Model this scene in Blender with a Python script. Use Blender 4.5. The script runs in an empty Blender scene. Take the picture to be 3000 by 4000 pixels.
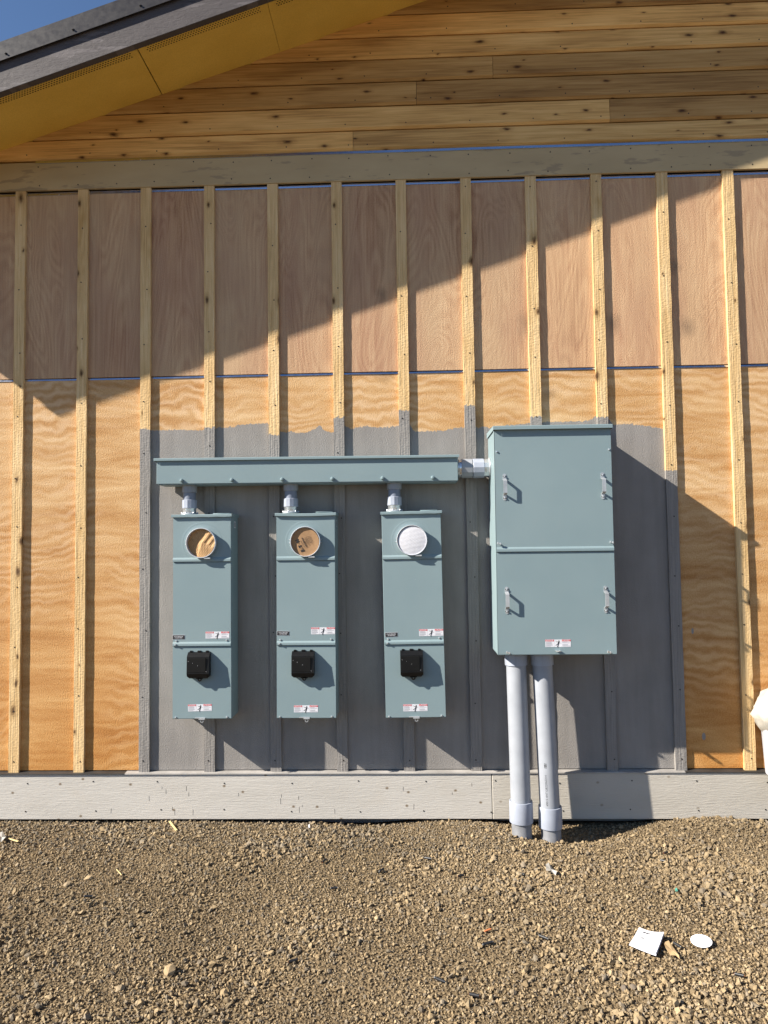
import bpy, bmesh, math, random
import numpy as np
from mathutils import Vector, Matrix
random.seed(7); rng = np.random.default_rng(11)
rad = math.radians
scene = bpy.context.scene
COL = scene.collection

# ------------------------------------------------------------------ camera
CAM = np.array([2.4432, -4.3528, 1.6536]); YAW, PITCH, ROLL, FPX = -.0318, .0495, -.0133, 2750.
_fw = np.array([math.sin(YAW)*math.cos(PITCH), math.cos(YAW)*math.cos(PITCH), math.sin(PITCH)])
_r0 = np.array([math.cos(YAW), -math.sin(YAW), 0.]); _u0 = np.cross(_r0, _fw)
_r = math.cos(ROLL)*_r0 + math.sin(ROLL)*_u0; _u = -math.sin(ROLL)*_r0 + math.cos(ROLL)*_u0
cd = bpy.data.cameras.new('camera'); cam = bpy.data.objects.new('camera', cd); COL.objects.link(cam)
cd.sensor_fit = 'HORIZONTAL'; cd.sensor_width = 36.; cd.lens = FPX/3000*36
cd.clip_start = .05; cd.clip_end = 600
m = Matrix.Identity(4)
for i in range(3):
    m[i][0], m[i][1], m[i][2], m[i][3] = _r[i], _u[i], -_fw[i], CAM[i]
cam.matrix_world = m
scene.camera = cam
def ray(x, y): return _fw + _r*(x-1500)/FPX - _u*(y-2000)/FPX
def on_ground(x, y, z=0.):                       # photo pixel -> point where its ray meets the ground
    d = ray(x, y); t = (z-CAM[2])/d[2]; return CAM + t*d

# ------------------------------------------------------------------ light
SUN = Vector((2.8, 1.0, -2.0)).normalized()       # direction the sunlight travels
world = bpy.data.worlds.new('World'); scene.world = world; world.use_nodes = True
wn = world.node_tree.nodes; wl = world.node_tree.links
sky = wn.new('ShaderNodeTexSky'); sky.sky_type = 'NISHITA'; sky.sun_disc = False
sky.sun_elevation = math.asin(-SUN.z); sky.sun_rotation = math.atan2(-SUN.x, -SUN.y)
sky.altitude = 300; sky.air_density = .85; sky.dust_density = .0; sky.ozone_density = 4.0
wn['Background'].inputs['Strength'].default_value = .062
wl.new(sky.outputs[0], wn['Background'].inputs['Color'])
sd = bpy.data.lights.new('sun', 'SUN'); sd.energy = 5.0; sd.angle = rad(.5); sd.color = (1., .93, .82)
so = bpy.data.objects.new('sun', sd); COL.objects.link(so)
so.rotation_euler = SUN.to_track_quat('-Z', 'Y').to_euler(); so.location = (-8, -6, 9)
vs = scene.view_settings; vs.view_transform = 'Standard'; vs.look = 'None'; vs.gamma = 1.; vs.exposure = 1.28
vs.use_curve_mapping = False

# ------------------------------------------------------------------ material helpers
class NT:
    def __init__(s, name):
        s.m = bpy.data.materials.new(name); s.m.use_nodes = True
        s.t = s.m.node_tree; s.b = s.t.nodes['Principled BSDF']
    def n(s, typ, props=None, **ins):
        nd = s.t.nodes.new(typ)
        for k, v in (props or {}).items(): setattr(nd, k, v)
        for k, v in ins.items():
            k = int(k[1:]) if k[0] == '_' else k.replace('__', ' ')
            s.set(nd.inputs[k], v)
        return nd
    def set(s, sock, v):
        if isinstance(v, bpy.types.NodeSocket): s.t.links.new(v, sock)
        else:
            if isinstance(v, tuple) and len(v) == 3 and sock.type == 'RGBA': v = (*v, 1)
            sock.default_value = v
    def p(s, **ins):
        for k, v in ins.items(): s.set(s.b.inputs[k.replace('__', ' ')], v)
        return s
    def math(s, op, a, b=0., c=0., clamp=False):
        return s.n('ShaderNodeMath', dict(operation=op, use_clamp=clamp), _0=a, _1=b, _2=c).outputs[0]
    def mix(s, f, a, b, mode='MIX'):
        nd = s.t.nodes.new('ShaderNodeMix'); nd.data_type = 'RGBA'; nd.blend_type = mode
        s.set(nd.inputs[0], f); s.set(nd.inputs[6], a); s.set(nd.inputs[7], b); return nd.outputs[2]
    def ramp(s, f, stops, interp='LINEAR'):
        nd = s.t.nodes.new('ShaderNodeValToRGB'); s.set(nd.inputs[0], f); cr = nd.color_ramp; cr.interpolation = interp
        while len(cr.elements) < len(stops): cr.elements.new(.5)
        for e, (p, c) in zip(cr.elements, stops):
            e.position = p; e.color = (c, c, c, 1) if isinstance(c, (int, float)) else (*c, 1)
        return nd.outputs[0]
    def coord(s, scale=(1, 1, 1), rnd=0., kind='Object'):
        tc = s.n('ShaderNodeTexCoord'); v = tc.outputs[kind]
        if rnd:
            oi = s.n('ShaderNodeObjectInfo')
            k = s.n('ShaderNodeCombineXYZ', _0=s.math('MULTIPLY', oi.outputs['Random'], rnd), _1=s.math('MULTIPLY', oi.outputs['Random'], rnd*1.7), _2=s.math('MULTIPLY', oi.outputs['Random'], rnd*2.3)).outputs[0]
            v = s.n('ShaderNodeVectorMath', dict(operation='ADD'), _0=v, _1=k).outputs[0]
        return s.n('ShaderNodeVectorMath', dict(operation='MULTIPLY'), _0=v, _1=scale).outputs[0]
    def noise(s, vec, scale=1., detail=3., rough=.55, dist=0.):
        return s.n('ShaderNodeTexNoise', Vector=vec, Scale=scale, Detail=detail, Roughness=rough, Distortion=dist).outputs[0]
    def bump(s, h, strength=.5, dist=.002, normal=None):
        nd = s.n('ShaderNodeBump', Height=h, Strength=strength, Distance=dist)
        if normal is not None: s.set(nd.inputs['Normal'], normal)
        return nd.outputs[0]
    def rnd(s): return s.n('ShaderNodeObjectInfo').outputs['Random']
    def xyz(s, kind='Object'):
        q = s.n('ShaderNodeSeparateXYZ', _0=s.n('ShaderNodeTexCoord').outputs[kind]); return q.outputs

def plain(name, col, rough=.5, metal=0., var=.06, bump=0., bscale=120., spec=.5):
    a = NT(name); v = a.coord()
    n1 = a.noise(v, 9., 4.); f = a.ramp(n1, [(.3, 1-var*2), (.7, 1+var)])
    a.p(Base__Color=a.mix(1., col, f, 'MULTIPLY'), Metallic=metal, Roughness=a.math('ADD', a.math('MULTIPLY', a.math('SUBTRACT', a.noise(v, 40.), .5), .25), rough))
    a.b.inputs['Specular IOR Level'].default_value = spec
    if bump: a.p(Normal=a.bump(a.noise(v, bscale, 3.), bump, .002))
    return a.m

PAINT = (.262, .244, .228)
def knots(a, v, keep=.35, r0=.07, r1=.13):
    """dark knots: voronoi cells, only some of them kept"""
    q = a.n('ShaderNodeSeparateXYZ', _0=v).outputs; v = a.n('ShaderNodeCombineXYZ', _0=q[0], _1=q[2]).outputs[0]
    wob = a.n('ShaderNodeVectorMath', dict(operation='ADD'), _0=v, _1=a.n('ShaderNodeVectorMath', dict(operation='SCALE'), _0=a.n('ShaderNodeTexNoise', Vector=v, Scale=6.).outputs[1], Scale=.12).outputs[0]).outputs[0]
    vo = a.n('ShaderNodeTexVoronoi', dict(feature='F1', voronoi_dimensions='2D'), Vector=wob, Scale=1., Randomness=.85)
    k = a.math('GREATER_THAN', a.n('ShaderNodeSeparateColor', _0=vo.outputs['Color']).outputs[0], 1-keep)
    sz = a.n('ShaderNodeSeparateColor', _0=vo.outputs['Color']).outputs[1]
    d = a.math('DIVIDE', vo.outputs['Distance'], a.math('ADD', a.math('MULTIPLY', sz, r1-r0), r0))
    core = a.math('MULTIPLY', k, a.math('SUBTRACT', 1.35, d, clamp=True), clamp=True)
    halo = a.math('MULTIPLY', k, a.ramp(d, [(0., 1.), (1., 0.)]))
    halo = a.math('MULTIPLY', k, a.math('SUBTRACT', 1., a.math('DIVIDE', d, 2.8), clamp=True), clamp=True)
    return core, halo

def m_plywood(name, upper):
    a = NT(name); x, y, z = a.xyz()
    if upper:
        v1 = a.coord((2.1, 1, .42), 7.3)
        w = a.noise(v1, 1., 2., .5, 1.6)
        w = a.math('MULTIPLY_ADD', a.math('SINE', a.math('MULTIPLY', w, 150.)), .5, .5)          # cathedral grain: contour lines of a stretched noise
        fine = a.noise(a.coord((85, 1, 1.5), 3.1), 1., 5., .72, .15)
        big = a.noise(a.coord((2.6, 1, 1.1), 5.), 1., 4., .6)
        spk = a.noise(a.coord((150, 1, 130)), 1., 2., .6)
        g = a.math('ADD', a.math('ADD', a.math('MULTIPLY', w, .07), a.math('MULTIPLY', spk, .24)), a.math('ADD', a.math('MULTIPLY', fine, .40), a.math('MULTIPLY', big, .32)))
        c = a.ramp(g, [(.37, (.300, .160, .092)), (.50, (.490, .305, .180)), (.63, (.630, .440, .272))])
        c = a.mix(a.ramp(a.noise(a.coord((2.9, 1, .7), 9.), 1., 3.), [(.40, 0.), (.62, .55)]), c, (.520, .375, .235))
        c = a.mix(a.ramp(a.noise(a.coord((3.5, 1, .9), 19.), 1., 3.), [(.45, 0.), (.70, .45)]), c, (.345, .180, .125))
        c = a.mix(1., c, a.ramp(a.rnd(), [(0., (.88, .84, .82)), (.5, (1.02, 1., .96)), (1., (1.08, 1.0, .92))]), 'MULTIPLY')
        core, halo = knots(a, a.coord((2.2, 1, 1.7), 4.4), .22, .03, .07)
        c = a.mix(a.math('MULTIPLY', halo, .55), c, (.12, .085, .06))
    else:
        n1 = a.noise(a.coord((1.4, 1, 10.5), 7.3), 1., 2., .5, .9)
        n2 = a.noise(a.coord((2.2, 1, 20.), 3.7), 1., 3., .55, .9)
        fine = a.noise(a.coord((130, 1, 110)), 1., 3., .6)
        area = a.noise(a.coord((2.3, 1, 1.1), 2.), 1., 2.)
        g = a.math('ADD', a.math('ADD', a.math('MULTIPLY', n1, .38), a.math('MULTIPLY', area, .14)), a.math('ADD', a.math('MULTIPLY', n2, .20), a.math('MULTIPLY', fine, .32)))
        c = a.ramp(g, [(.37, (.380, .185, .062)), (.46, (.480, .262, .102)), (.54, (.565, .345, .158)), (.65, (.680, .470, .255))])
        warp = a.noise(a.coord((1.7, 1, 1.9), 6.1), 1., 4., .6)
        bands = a.math('MULTIPLY_ADD', a.math('SINE', a.math('ADD', a.math('MULTIPLY', z, 105.), a.math('MULTIPLY', warp, 46.))), .5, .5)
        amp = a.ramp(a.noise(a.coord((2.4, 1, 1.3), 8.8), 1., 2.), [(.42, .05), (.66, .52)])
        c = a.mix(a.math('MULTIPLY', a.math('POWER', bands, 1.6), amp), c, (.70, .505, .325))
        c = a.mix(a.math('MULTIPLY', a.math('POWER', a.math('SUBTRACT', 1., bands), 2.), a.math('MULTIPLY', amp, .6)), c, (.37, .175, .055))
        # the sheet is deeper orange towards its foot
        c = a.mix(a.ramp(a.math('DIVIDE', z, 2.7), [(.10, 1.), (.75, 0.)]), c, a.mix(1., c, (.90, .72, .46), 'MULTIPLY'))
        core, halo = knots(a, a.coord((1.7, 1, 1.7), 4.4), .16, .03, .05)
        c = a.mix(a.math('MULTIPLY', halo, .5), c, (.16, .09, .045))
    # grey trial paint around the equipment, brushed to an uneven edge
    pts = [(.78,2.406),(.904,2.405),(1.041,2.406),(1.178,2.40),(1.257,2.413),(1.354,2.416),(1.413,2.433),(1.592,2.436),(1.64,2.383),(1.718,2.378),(1.80,2.371),(1.878,2.387),(1.912,2.428),(1.926,2.392),(1.994,2.367),(2.067,2.413),(2.115,2.392),(2.187,2.408),(2.283,2.397),(2.389,2.402),(2.466,2.424),(2.50,2.367),(2.667,2.37),(2.782,2.385),(2.877,2.39),(2.973,2.386),(3.30,2.412),(3.579,2.413),(3.61,2.44),(3.68,2.468),(3.72,2.388),(3.824,2.391),(3.917,2.376),(4.05,2.352)]
    if not upper:
        fc = a.t.nodes.new('ShaderNodeFloatCurve'); cm = fc.mapping.curves[0]
        nrm = [((px-.7)/3.5, (pz-2.3)/.25) for px, pz in pts]
        cm.points[0].location = nrm[0]; cm.points[-1].location = nrm[-1]
        for q in nrm[1:-1]: cm.points.new(*q)
        for q in cm.points: q.handle_type = 'VECTOR'
        fc.mapping.update()
        a.set(fc.inputs[1], a.math('DIVIDE', a.math('SUBTRACT', x, .7), 3.5))
        top = a.math('ADD', a.math('MULTIPLY', fc.outputs[0], .25), 2.3)
        jit = a.math('MULTIPLY', a.math('SUBTRACT', a.noise(a.coord((42, 1, 22)), 1., 5., .75), .5), .06)
        below = a.math('GREATER_THAN', a.math('ADD', top, jit), z)
        edge = a.math('MULTIPLY', a.math('SUBTRACT', a.noise(a.coord((30, 1, 9)), 1., 3.), .5), .02)
        inx = a.math('MULTIPLY', a.math('GREATER_THAN', x, .80), a.math('LESS_THAN', a.math('ADD', x, edge), 4.085))
        # dabs of the same paint further right
        dab = a.math('LESS_THAN', a.n('ShaderNodeVectorMath', dict(operation='LENGTH'), _0=a.n('ShaderNodeVectorMath', dict(operation='MULTIPLY'), _0=a.n('ShaderNodeVectorMath', dict(operation='SUBTRACT'), _0=a.n('ShaderNodeTexCoord').outputs['Object'], _1=(4.21, 0, .49)).outputs[0], _1=(1., 0., .5)).outputs[0]).outputs['Value'], .011)
        dab2 = a.math('LESS_THAN', a.n('ShaderNodeVectorMath', dict(operation='LENGTH'), _0=a.n('ShaderNodeVectorMath', dict(operation='MULTIPLY'), _0=a.n('ShaderNodeVectorMath', dict(operation='SUBTRACT'), _0=a.n('ShaderNodeTexCoord').outputs['Object'], _1=(4.165, 0, 1.12)).outputs[0], _1=(1.4, 0., .55)).outputs[0]).outputs['Value'], .010)
        pm = a.math('MAXIMUM', a.math('MULTIPLY', below, inx), a.math('MAXIMUM', dab, dab2))
        pv = a.ramp(a.math('MULTIPLY_ADD', a.noise(a.coord((16, 1, 1.6)), 1., 4., .6), .5, a.math('MULTIPLY', a.noise(a.coord((3, 1, 3)), 1., 3.), .5)), [(.34, .84), (.66, 1.12)])
        c = a.mix(pm, c, a.mix(1., PAINT, pv, 'MULTIPLY'))
    h = a.math('ADD', a.noise(a.coord((150, 1, 120)), 1., 3., .6), a.math('MULTIPLY', a.noise(a.coord((330, 1, 280)), 1., 2.), .5))
    a.p(Base__Color=c, Roughness=.78, Normal=a.bump(h, .85, .0030)); a.b.inputs['Specular IOR Level'].default_value = .25
    return a.m

def m_batten():
    a = NT('batten_pine'); x, y, z = a.xyz()
    v = a.coord((1, 1, 1), 13.)
    g = a.noise(a.n('ShaderNodeVectorMath', dict(operation='MULTIPLY'), _0=v, _1=(130, 60, 3.5)).outputs[0], 1., 4., .6, .4)
    b = a.noise(a.n('ShaderNodeVectorMath', dict(operation='MULTIPLY'), _0=v, _1=(6, 3, 2.)).outputs[0], 1., 3.)
    c = a.ramp(a.math('ADD', a.math('MULTIPLY', g, .6), a.math('MULTIPLY', b, .4)), [(.3, (.45, .275, .105)), (.52, (.66, .455, .225)), (.75, (.79, .61, .365))])
    c = a.mix(a.ramp(a.noise(a.n('ShaderNodeVectorMath', dict(operation='MULTIPLY'), _0=v, _1=(9, 3, 3.3)).outputs[0], 1., 2.), [(.62, 0.), (.75, .6)]), c, (.40, .215, .05))
    core, halo = knots(a, a.n('ShaderNodeVectorMath', dict(operation='MULTIPLY'), _0=v, _1=(9, .2, 4.6)).outputs[0], .45, .03, .14)
    c = a.mix(a.math('MULTIPLY', halo, .55), c, (.24, .12, .03))
    c = a.mix(a.math('MULTIPLY', core, .92), c, (.075, .035, .014))
    at = a.n('ShaderNodeAttribute', dict(attribute_type='OBJECT', attribute_name='paint_top')).outputs['Fac']
    jit = a.math('MULTIPLY', a.math('SUBTRACT', a.noise(a.coord((60, 1, 30), 3.), 1., 4., .7), .5), .07)
    pm = a.math('GREATER_THAN', a.math('ADD', at, jit), z)
    pv = a.ramp(a.noise(a.coord((140, 1, 4), 5.), 1., 3.), [(.3, .80), (.7, 1.08)])
    c = a.mix(pm, c, a.mix(1., PAINT, pv, 'MULTIPLY'))
    h = a.math('ADD', a.math('MULTIPLY', g, 1.4), a.noise(a.coord((60, 60, 110)), 1., 3.))
    a.p(Base__Color=c, Roughness=.75, Normal=a.bump(h, .9, .0035)); a.b.inputs['Specular IOR Level'].default_value = .25
    return a.m

def m_cedar():
    a = NT('cedar_siding'); r = a.rnd(); v = a.coord((1, 1, 1), 17.)
    g = a.noise(a.n('ShaderNodeVectorMath', dict(operation='MULTIPLY'), _0=v, _1=(2.2, 20, 75)).outputs[0], 1., 5., .6, .7)
    b = a.noise(a.n('ShaderNodeVectorMath', dict(operation='MULTIPLY'), _0=v, _1=(1.3, 3, 9)).outputs[0], 1., 3., .5, .5)
    c = a.ramp(a.math('ADD', a.math('MULTIPLY', g, .5), a.math('MULTIPLY', b, .5)), [(.34, (.34, .170, .050)), (.51, (.62, .360, .122)), (.68, (.80, .515, .210))])
    c = a.mix(1., c, a.ramp(r, [(0., (.62, .58, .54)), (.5, (.96, .96, .96)), (1., (1.32, 1.28, 1.22))]), 'MULTIPLY')
    core, halo = knots(a, a.n('ShaderNodeVectorMath', dict(operation='MULTIPLY'), _0=v, _1=(3.9, .2, 9.5)).outputs[0], .5, .035, .115)
    c = a.mix(a.math('MULTIPLY', halo, .55), c, (.26, .105, .022))
    c = a.mix(a.math('MULTIPLY', core, .93), c, (.055, .018, .005))
    h = a.math('ADD', a.math('MULTIPLY', g, 1.2), a.noise(a.coord((200, 1, 60)), 1., 2.))
    a.p(Base__Color=c, Roughness=.7, Normal=a.bump(h, .4, .0015)); a.b.inputs['Specular IOR Level'].default_value = .3
    return a.m

def m_painted_board(name, c0, c1, patch, sx=3., sz=90., bs=.6, stain=0.):
    a = NT(name); v = a.coord((1, 1, 1), 7.)
    V = lambda s: a.n('ShaderNodeVectorMath', dict(operation='MULTIPLY'), _0=v, _1=s).outputs[0]
    g = a.noise(V((sx*3, 20, sz)), 1., 4., .65, .6)
    b = a.noise(V((1.7, 3, 6)), 1., 4.)
    c = a.mix(a.ramp(b, [(.3, 0.), (.7, 1.)]), c0, c1)
    if patch:
        p = a.math('MULTIPLY', a.ramp(a.noise(V((2.4, 1, 12)), 1., 4., .65), [(.58, 0.), (.61, 1.)]), .75)
        c = a.mix(p, c, patch)
        p2 = a.math('MULTIPLY', a.ramp(a.noise(V((6, 1, 40)), 1., 3., .7), [(.66, 0.), (.70, 1.)]), .6)
        c = a.mix(p2, c, tuple(q*.6 for q in c0))
    if stain:
        q = a.n('ShaderNodeSeparateXYZ', _0=V((7, 1, 9))).outputs
        vo = a.n('ShaderNodeTexVoronoi', dict(feature='F1', voronoi_dimensions='2D'), Vector=a.n('ShaderNodeCombineXYZ', _0=q[0], _1=q[2]).outputs[0], Scale=1.)
        k = a.math('GREATER_THAN', a.n('ShaderNodeSeparateColor', _0=vo.outputs['Color']).outputs[0], .72)
        s_ = a.math('MULTIPLY', k, a.ramp(vo.outputs['Distance'], [(.03, stain), (.09, 0.)]))
        c = a.mix(s_, c, (.15, .10, .05))
        c = a.mix(a.ramp(a.noise(V((3, 1, 4)), 1., 3.), [(.55, 0.), (.8, .25)]), c, (.40, .33, .24))
    a.p(Base__Color=c, Roughness=.65, Normal=a.bump(g, bs, .003)); a.b.inputs['Specular IOR Level'].default_value = .35
    return a.m

def m_soffit():
    a = NT('soffit_paint'); x, y, z = a.xyz()
    n = a.noise(a.coord((160, 160, 160)), 1., 3.); b = a.noise(a.coord((3, 5, 3)), 1., 3.)
    c = a.mix(a.ramp(b, [(.3, 0.), (.7, 1.)]), (.72, .475, .085), (.80, .550, .115))
    c = a.mix(a.ramp(n, [(.35, .25), (.6, 0.)]), c, (.40, .26, .060))
    a.p(Base__Color=c, Roughness=.7, Normal=a.bump(n, .3, .001)); return a.m

def m_stone():
    a = NT('gravel_stone')
    col = a.n('ShaderNodeVertexColor', dict(layer_name='tint')).outputs[0]
    n = a.noise(a.coord((1, 1, 1)), 210., 3., .6)
    a.p(Base__Color=a.mix(1., col, a.ramp(n, [(.3, .78), (.7, 1.15)]), 'MULTIPLY'), Roughness=.9, Normal=a.bump(n, .5, .002)); a.b.inputs['Specular IOR Level'].default_value = .2
    return a.m

def m_ground():
    a = NT('ground_soil'); v = a.coord()
    n1 = a.noise(v, 3., 4.); n2 = a.noise(v, 70., 4., .65)
    vo = a.n('ShaderNodeTexVoronoi', dict(feature='F1'), Vector=v, Scale=75.).outputs['Distance']
    c = a.ramp(a.math('ADD', a.math('MULTIPLY', n1, .5), a.math('MULTIPLY', n2, .5)), [(.3, (.11, .080, .046)), (.55, (.17, .124, .072)), (.75, (.235, .175, .105))])
    h = a.math('ADD', a.math('MULTIPLY', vo, -1.2), n2)
    a.p(Base__Color=c, Roughness=.95, Normal=a.bump(h, 1., .012)); a.b.inputs['Specular IOR Level'].default_value = .15
    return a.m

def m_powder():
    a = NT('grey_powder_coat'); v = a.coord(rnd=5.)
    b = a.noise(v, 2.2, 3.); s = a.noise(v, 600., 2.)
    sp = a.n('ShaderNodeTexVoronoi', dict(feature='F1'), Vector=v, Scale=16.)
    k = a.math('MULTIPLY', a.math('GREATER_THAN', a.n('ShaderNodeSeparateColor', _0=sp.outputs['Color']).outputs[0], .93), a.math('LESS_THAN', sp.outputs['Distance'], .035))
    c = a.mix(a.ramp(b, [(.3, 0.), (.7, 1.)]), (.190, .258, .278), (.212, .281, .299))
    c = a.mix(a.ramp(a.noise(v, 6., 5., .7), [(.58, 0.), (.78, .16)]), c, (.245, .275, .275))      # dust film
    c = a.mix(a.math('MULTIPLY', k, .6), c, (.40, .42, .42))
    st = a.noise(a.coord((60, 60, 3.), 9.), 1., 4., .7); c = a.mix(a.ramp(st, [(.60, 0.), (.80, .14)]), c, (.30, .32, .31))   # faint runs and rubs
    a.p(Base__Color=c, Roughness=a.ramp(a.noise(v, 5., 4.), [(.3, .44), (.7, .58)]), Normal=a.bump(a.math('ADD', a.math('MULTIPLY', s, .3), a.noise(v, 7., 2.)), .12, .0015))
    a.b.inputs['Specular IOR Level'].default_value = .35
    return a.m

def m_card(name, c0, c1, rib=(1, 0, 0), freq=180.):
    a = NT(name); v = a.coord()
    d = a.n('ShaderNodeVectorMath', dict(operation='DOT_PRODUCT'), _0=v, _1=tuple(q*freq*6.283 for q in rib)).outputs['Value']
    w = a.math('SINE', d); n = a.noise(v, 60., 4.)
    c = a.mix(a.ramp(a.math('ADD', a.math('MULTIPLY', w, .12), n), [(.3, 0.), (.7, 1.)]), c0, c1)
    a.p(Base__Color=c, Roughness=.8, Normal=a.bump(a.math('ADD', a.math('MULTIPLY', w, .5), n), .5, .0015)); return a.m

M = dict(
    ply_up=m_plywood('plywood_upper', True), ply_lo=m_plywood('plywood_lower', False), batten=m_batten(), cedar=m_cedar(),
    frieze=m_painted_board('frieze_paint', (.41, .305, .165), (.48, .365, .205), (.29, .22, .135), bs=.35),
    skirt=m_painted_board('skirt_paint', (.475, .445, .40), (.535, .505, .46), None, sx=5., sz=170., bs=.75, stain=.9),
    skirt2=m_painted_board('skirt_paint_beige', (.45, .415, .36), (.50, .465, .41), None, sx=5., sz=170., bs=1., stain=.5),
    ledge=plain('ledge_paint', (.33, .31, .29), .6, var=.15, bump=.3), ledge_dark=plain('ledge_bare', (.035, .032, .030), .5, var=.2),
    soffit=m_soffit(), hole=plain('vent_hole', (.05, .03, .01), .9),
    fascia=m_painted_board('fascia_paint', (.054, .045, .047), (.078, .067, .069), (.115, .100, .104), sx=6., sz=60., bs=.8),
    bronze=plain('bronze_metal', (.026, .022, .022), .42, .1, .1), sheath=plain('sheathing', (.06, .05, .04), .9),
    flash=plain('flashing_metal', (.62, .66, .74), .22, 1., .05), concrete=plain('concrete', (.20, .185, .165), .9, bump=.6, bscale=50.),
    roof=plain('roof_metal', (.05, .045, .045), .4, .3), powder=m_powder(), nail=plain('nail_steel', (.035, .03, .028), .5, .6),
    ring=plain('ring_steel', (.62, .64, .68), .4, .35, .05), dark=plain('recess_dark', (.012, .012, .012), .8), galv=plain('galvanised', (.48, .50, .52), .36, .45, .15), zinc=plain('zinc_bright', (.66, .68, .70), .25, .75, .1),
    pvc=plain('pvc_grey', (.295, .312, .345), .45, var=.06), pvc_lt=plain('pvc_light', (.330, .358, .425), .40, var=.05), pvc_dk=plain('pvc_dark', (.19, .215, .275), .45, var=.05), pvc_dirt=plain('pvc_dusty', (.215, .22, .235), .7, var=.2),
    black=plain('black_plastic', (.006, .006, .0065), .42, var=.2, spec=.3), black_matt=plain('black_matt', (.006, .006, .006), .6, var=.2, spec=.2),
    white=plain('label_white', (.68, .68, .72), .45, var=.02), red=plain('label_red', (.62, .030, .035), .45, var=.02), ink=plain('ink_black', (.012, .012, .014), .6), greyink=plain('ink_grey', (.16, .16, .19), .7),
    card_a=m_card('cardboard_crumpled', (.33, .185, .075), (.45, .275, .130), (.8, 0, -.6), 95.), card_b=m_card('cardboard_printed', (.315, .180, .085), (.365, .215, .108), (-.2, 0, .98), 160.),
    pad=m_card('white_foam', (.56, .56, .60), (.66, .66, .70), (0.08, 0, 1.), 130.), paper=plain('paper', (.80, .80, .84), .6, var=.03, bump=.2, bscale=30.),
    kraft=plain('kraft_scrap', (.42, .29, .15), .8, var=.15, bump=.4), wood=plain('wood_sliver', (.66, .50, .24), .7, var=.15), wood_br=plain('wood_brown', (.36, .26, .16), .8, var=.2),
    cable=plain('cable_black', (.02, .02, .022), .4, var=.3), copper=plain('copper', (.55, .22, .10), .35, .9), plastic=plain('film_plastic', (.33, .31, .28), .3, var=.3),
    teal=plain('teal_plastic', (.10, .42, .33), .4), orange=plain('orange_plastic', (.48, .16, .06), .5), stone=m_stone(), ground=m_ground(),
    pail=plain('pail_white', (.50, .52, .57), .4, var=.04), sack=plain('sack_white', (.47, .44, .38), .55, var=.08, bump=.6, bscale=14.))

# ------------------------------------------------------------------ mesh helpers
def mesh_of(bm, smooth=None):
    bmesh.ops.recalc_face_normals(bm, faces=bm.faces[:])
    me = bpy.data.meshes.new('mesh'); bm.to_mesh(me); bm.free()
    if smooth:
        me.polygons.foreach_set('use_smooth', [True]*len(me.polygons)); me.set_sharp_from_angle(angle=rad(smooth))
    return me
def obj(name, me, mat, parent=None, loc=None, rot=None, **props):
    if isinstance(me, bmesh.types.BMesh): me = mesh_of(me)
    if not me.materials: me.materials.append(M[mat] if isinstance(mat, str) else mat)
    me.name = name
    o = bpy.data.objects.new(name, me); COL.objects.link(o); o.parent = parent
    if loc is not None: o.location = loc
    if rot is not None: o.rotation_euler = rot
    for k, v in props.items(): o[k] = v
    return o
def thing(name, label, cat, loc=(0, 0, 0), rot=(0, 0, 0), group=None):
    o = bpy.data.objects.new(name, None); COL.objects.link(o); o.location = loc; o.rotation_euler = rot
    o.empty_display_size = .1; return tag(o, label, cat, group)
def tag(o, label, cat, group=None):
    o['label'] = label; o['category'] = cat
    if group: o['group'] = group
    return o
def box(x0, x1, y0, y1, z0, z1, bev=0., bm=None, seg=1, shear=0.):
    own = bm is None
    if own: bm = bmesh.new()
    r = bmesh.ops.create_cube(bm, size=1.)
    for v in r['verts']:
        v.co = Vector((x0+(v.co.x+.5)*(x1-x0), y0+(v.co.y+.5)*(y1-y0), z0+(v.co.z+.5)*(z1-z0)))
        v.co.z += shear*v.co.x
    if bev:
        es = list({e for v in r['verts'] for e in v.link_edges})
        bmesh.ops.bevel(bm, geom=es, offset=bev, segments=seg, affect='EDGES', profile=.5)
    return bm
def tube(p0, p1, r0, r1=None, n=20, bm=None, caps=True):
    bm = bm or bmesh.new(); r1 = r0 if r1 is None else r1
    p0, p1 = Vector(p0), Vector(p1); d = p1-p0
    q = Vector((0, 0, 1)).rotation_difference(d.normalized()).to_matrix().to_4x4()
    bmesh.ops.create_cone(bm, cap_ends=caps, segments=n, radius1=r0, radius2=r1, depth=d.length, matrix=Matrix.Translation((p0+p1)/2) @ q)
    return bm
def lathe(prof, n=32, bm=None, axis='Z', at=(0, 0, 0), close=True):
    """profile of (r, h) turned about the axis"""
    bm = bm or bmesh.new(); at = Vector(at); rings = []
    for r, h in prof:
        ring = []
        for i in range(n):
            t = 2*math.pi*i/n; c, s = r*math.cos(t), r*math.sin(t)
            co = {'Z': (c, s, h), 'Y': (c, h, s), 'X': (h, c, s)}[axis]
            ring.append(bm.verts.new(at+Vector(co)))
        rings.append(ring)
    m_ = len(rings)
    for k in range(m_ if close else m_-1):
        a, b = rings[k], rings[(k+1) % m_]
        for i in range(n):
            j = (i+1) % n; bm.faces.new((a[i], a[j], b[j], b[i]))
    return bm
def poly_prism(pts, y0, y1, bm=None):
    """x-z outline pushed through in y"""
    bm = bm or bmesh.new()
    a = [bm.verts.new((x, y0, z)) for x, z in pts]; b = [bm.verts.new((x, y1, z)) for x, z in pts]
    bm.faces.new(a); bm.faces.new(b[::-1])
    for i in range(len(pts)):
        j = (i+1) % len(pts); bm.faces.new((a[i], b[i], b[j], a[j]))
    return bm
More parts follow.
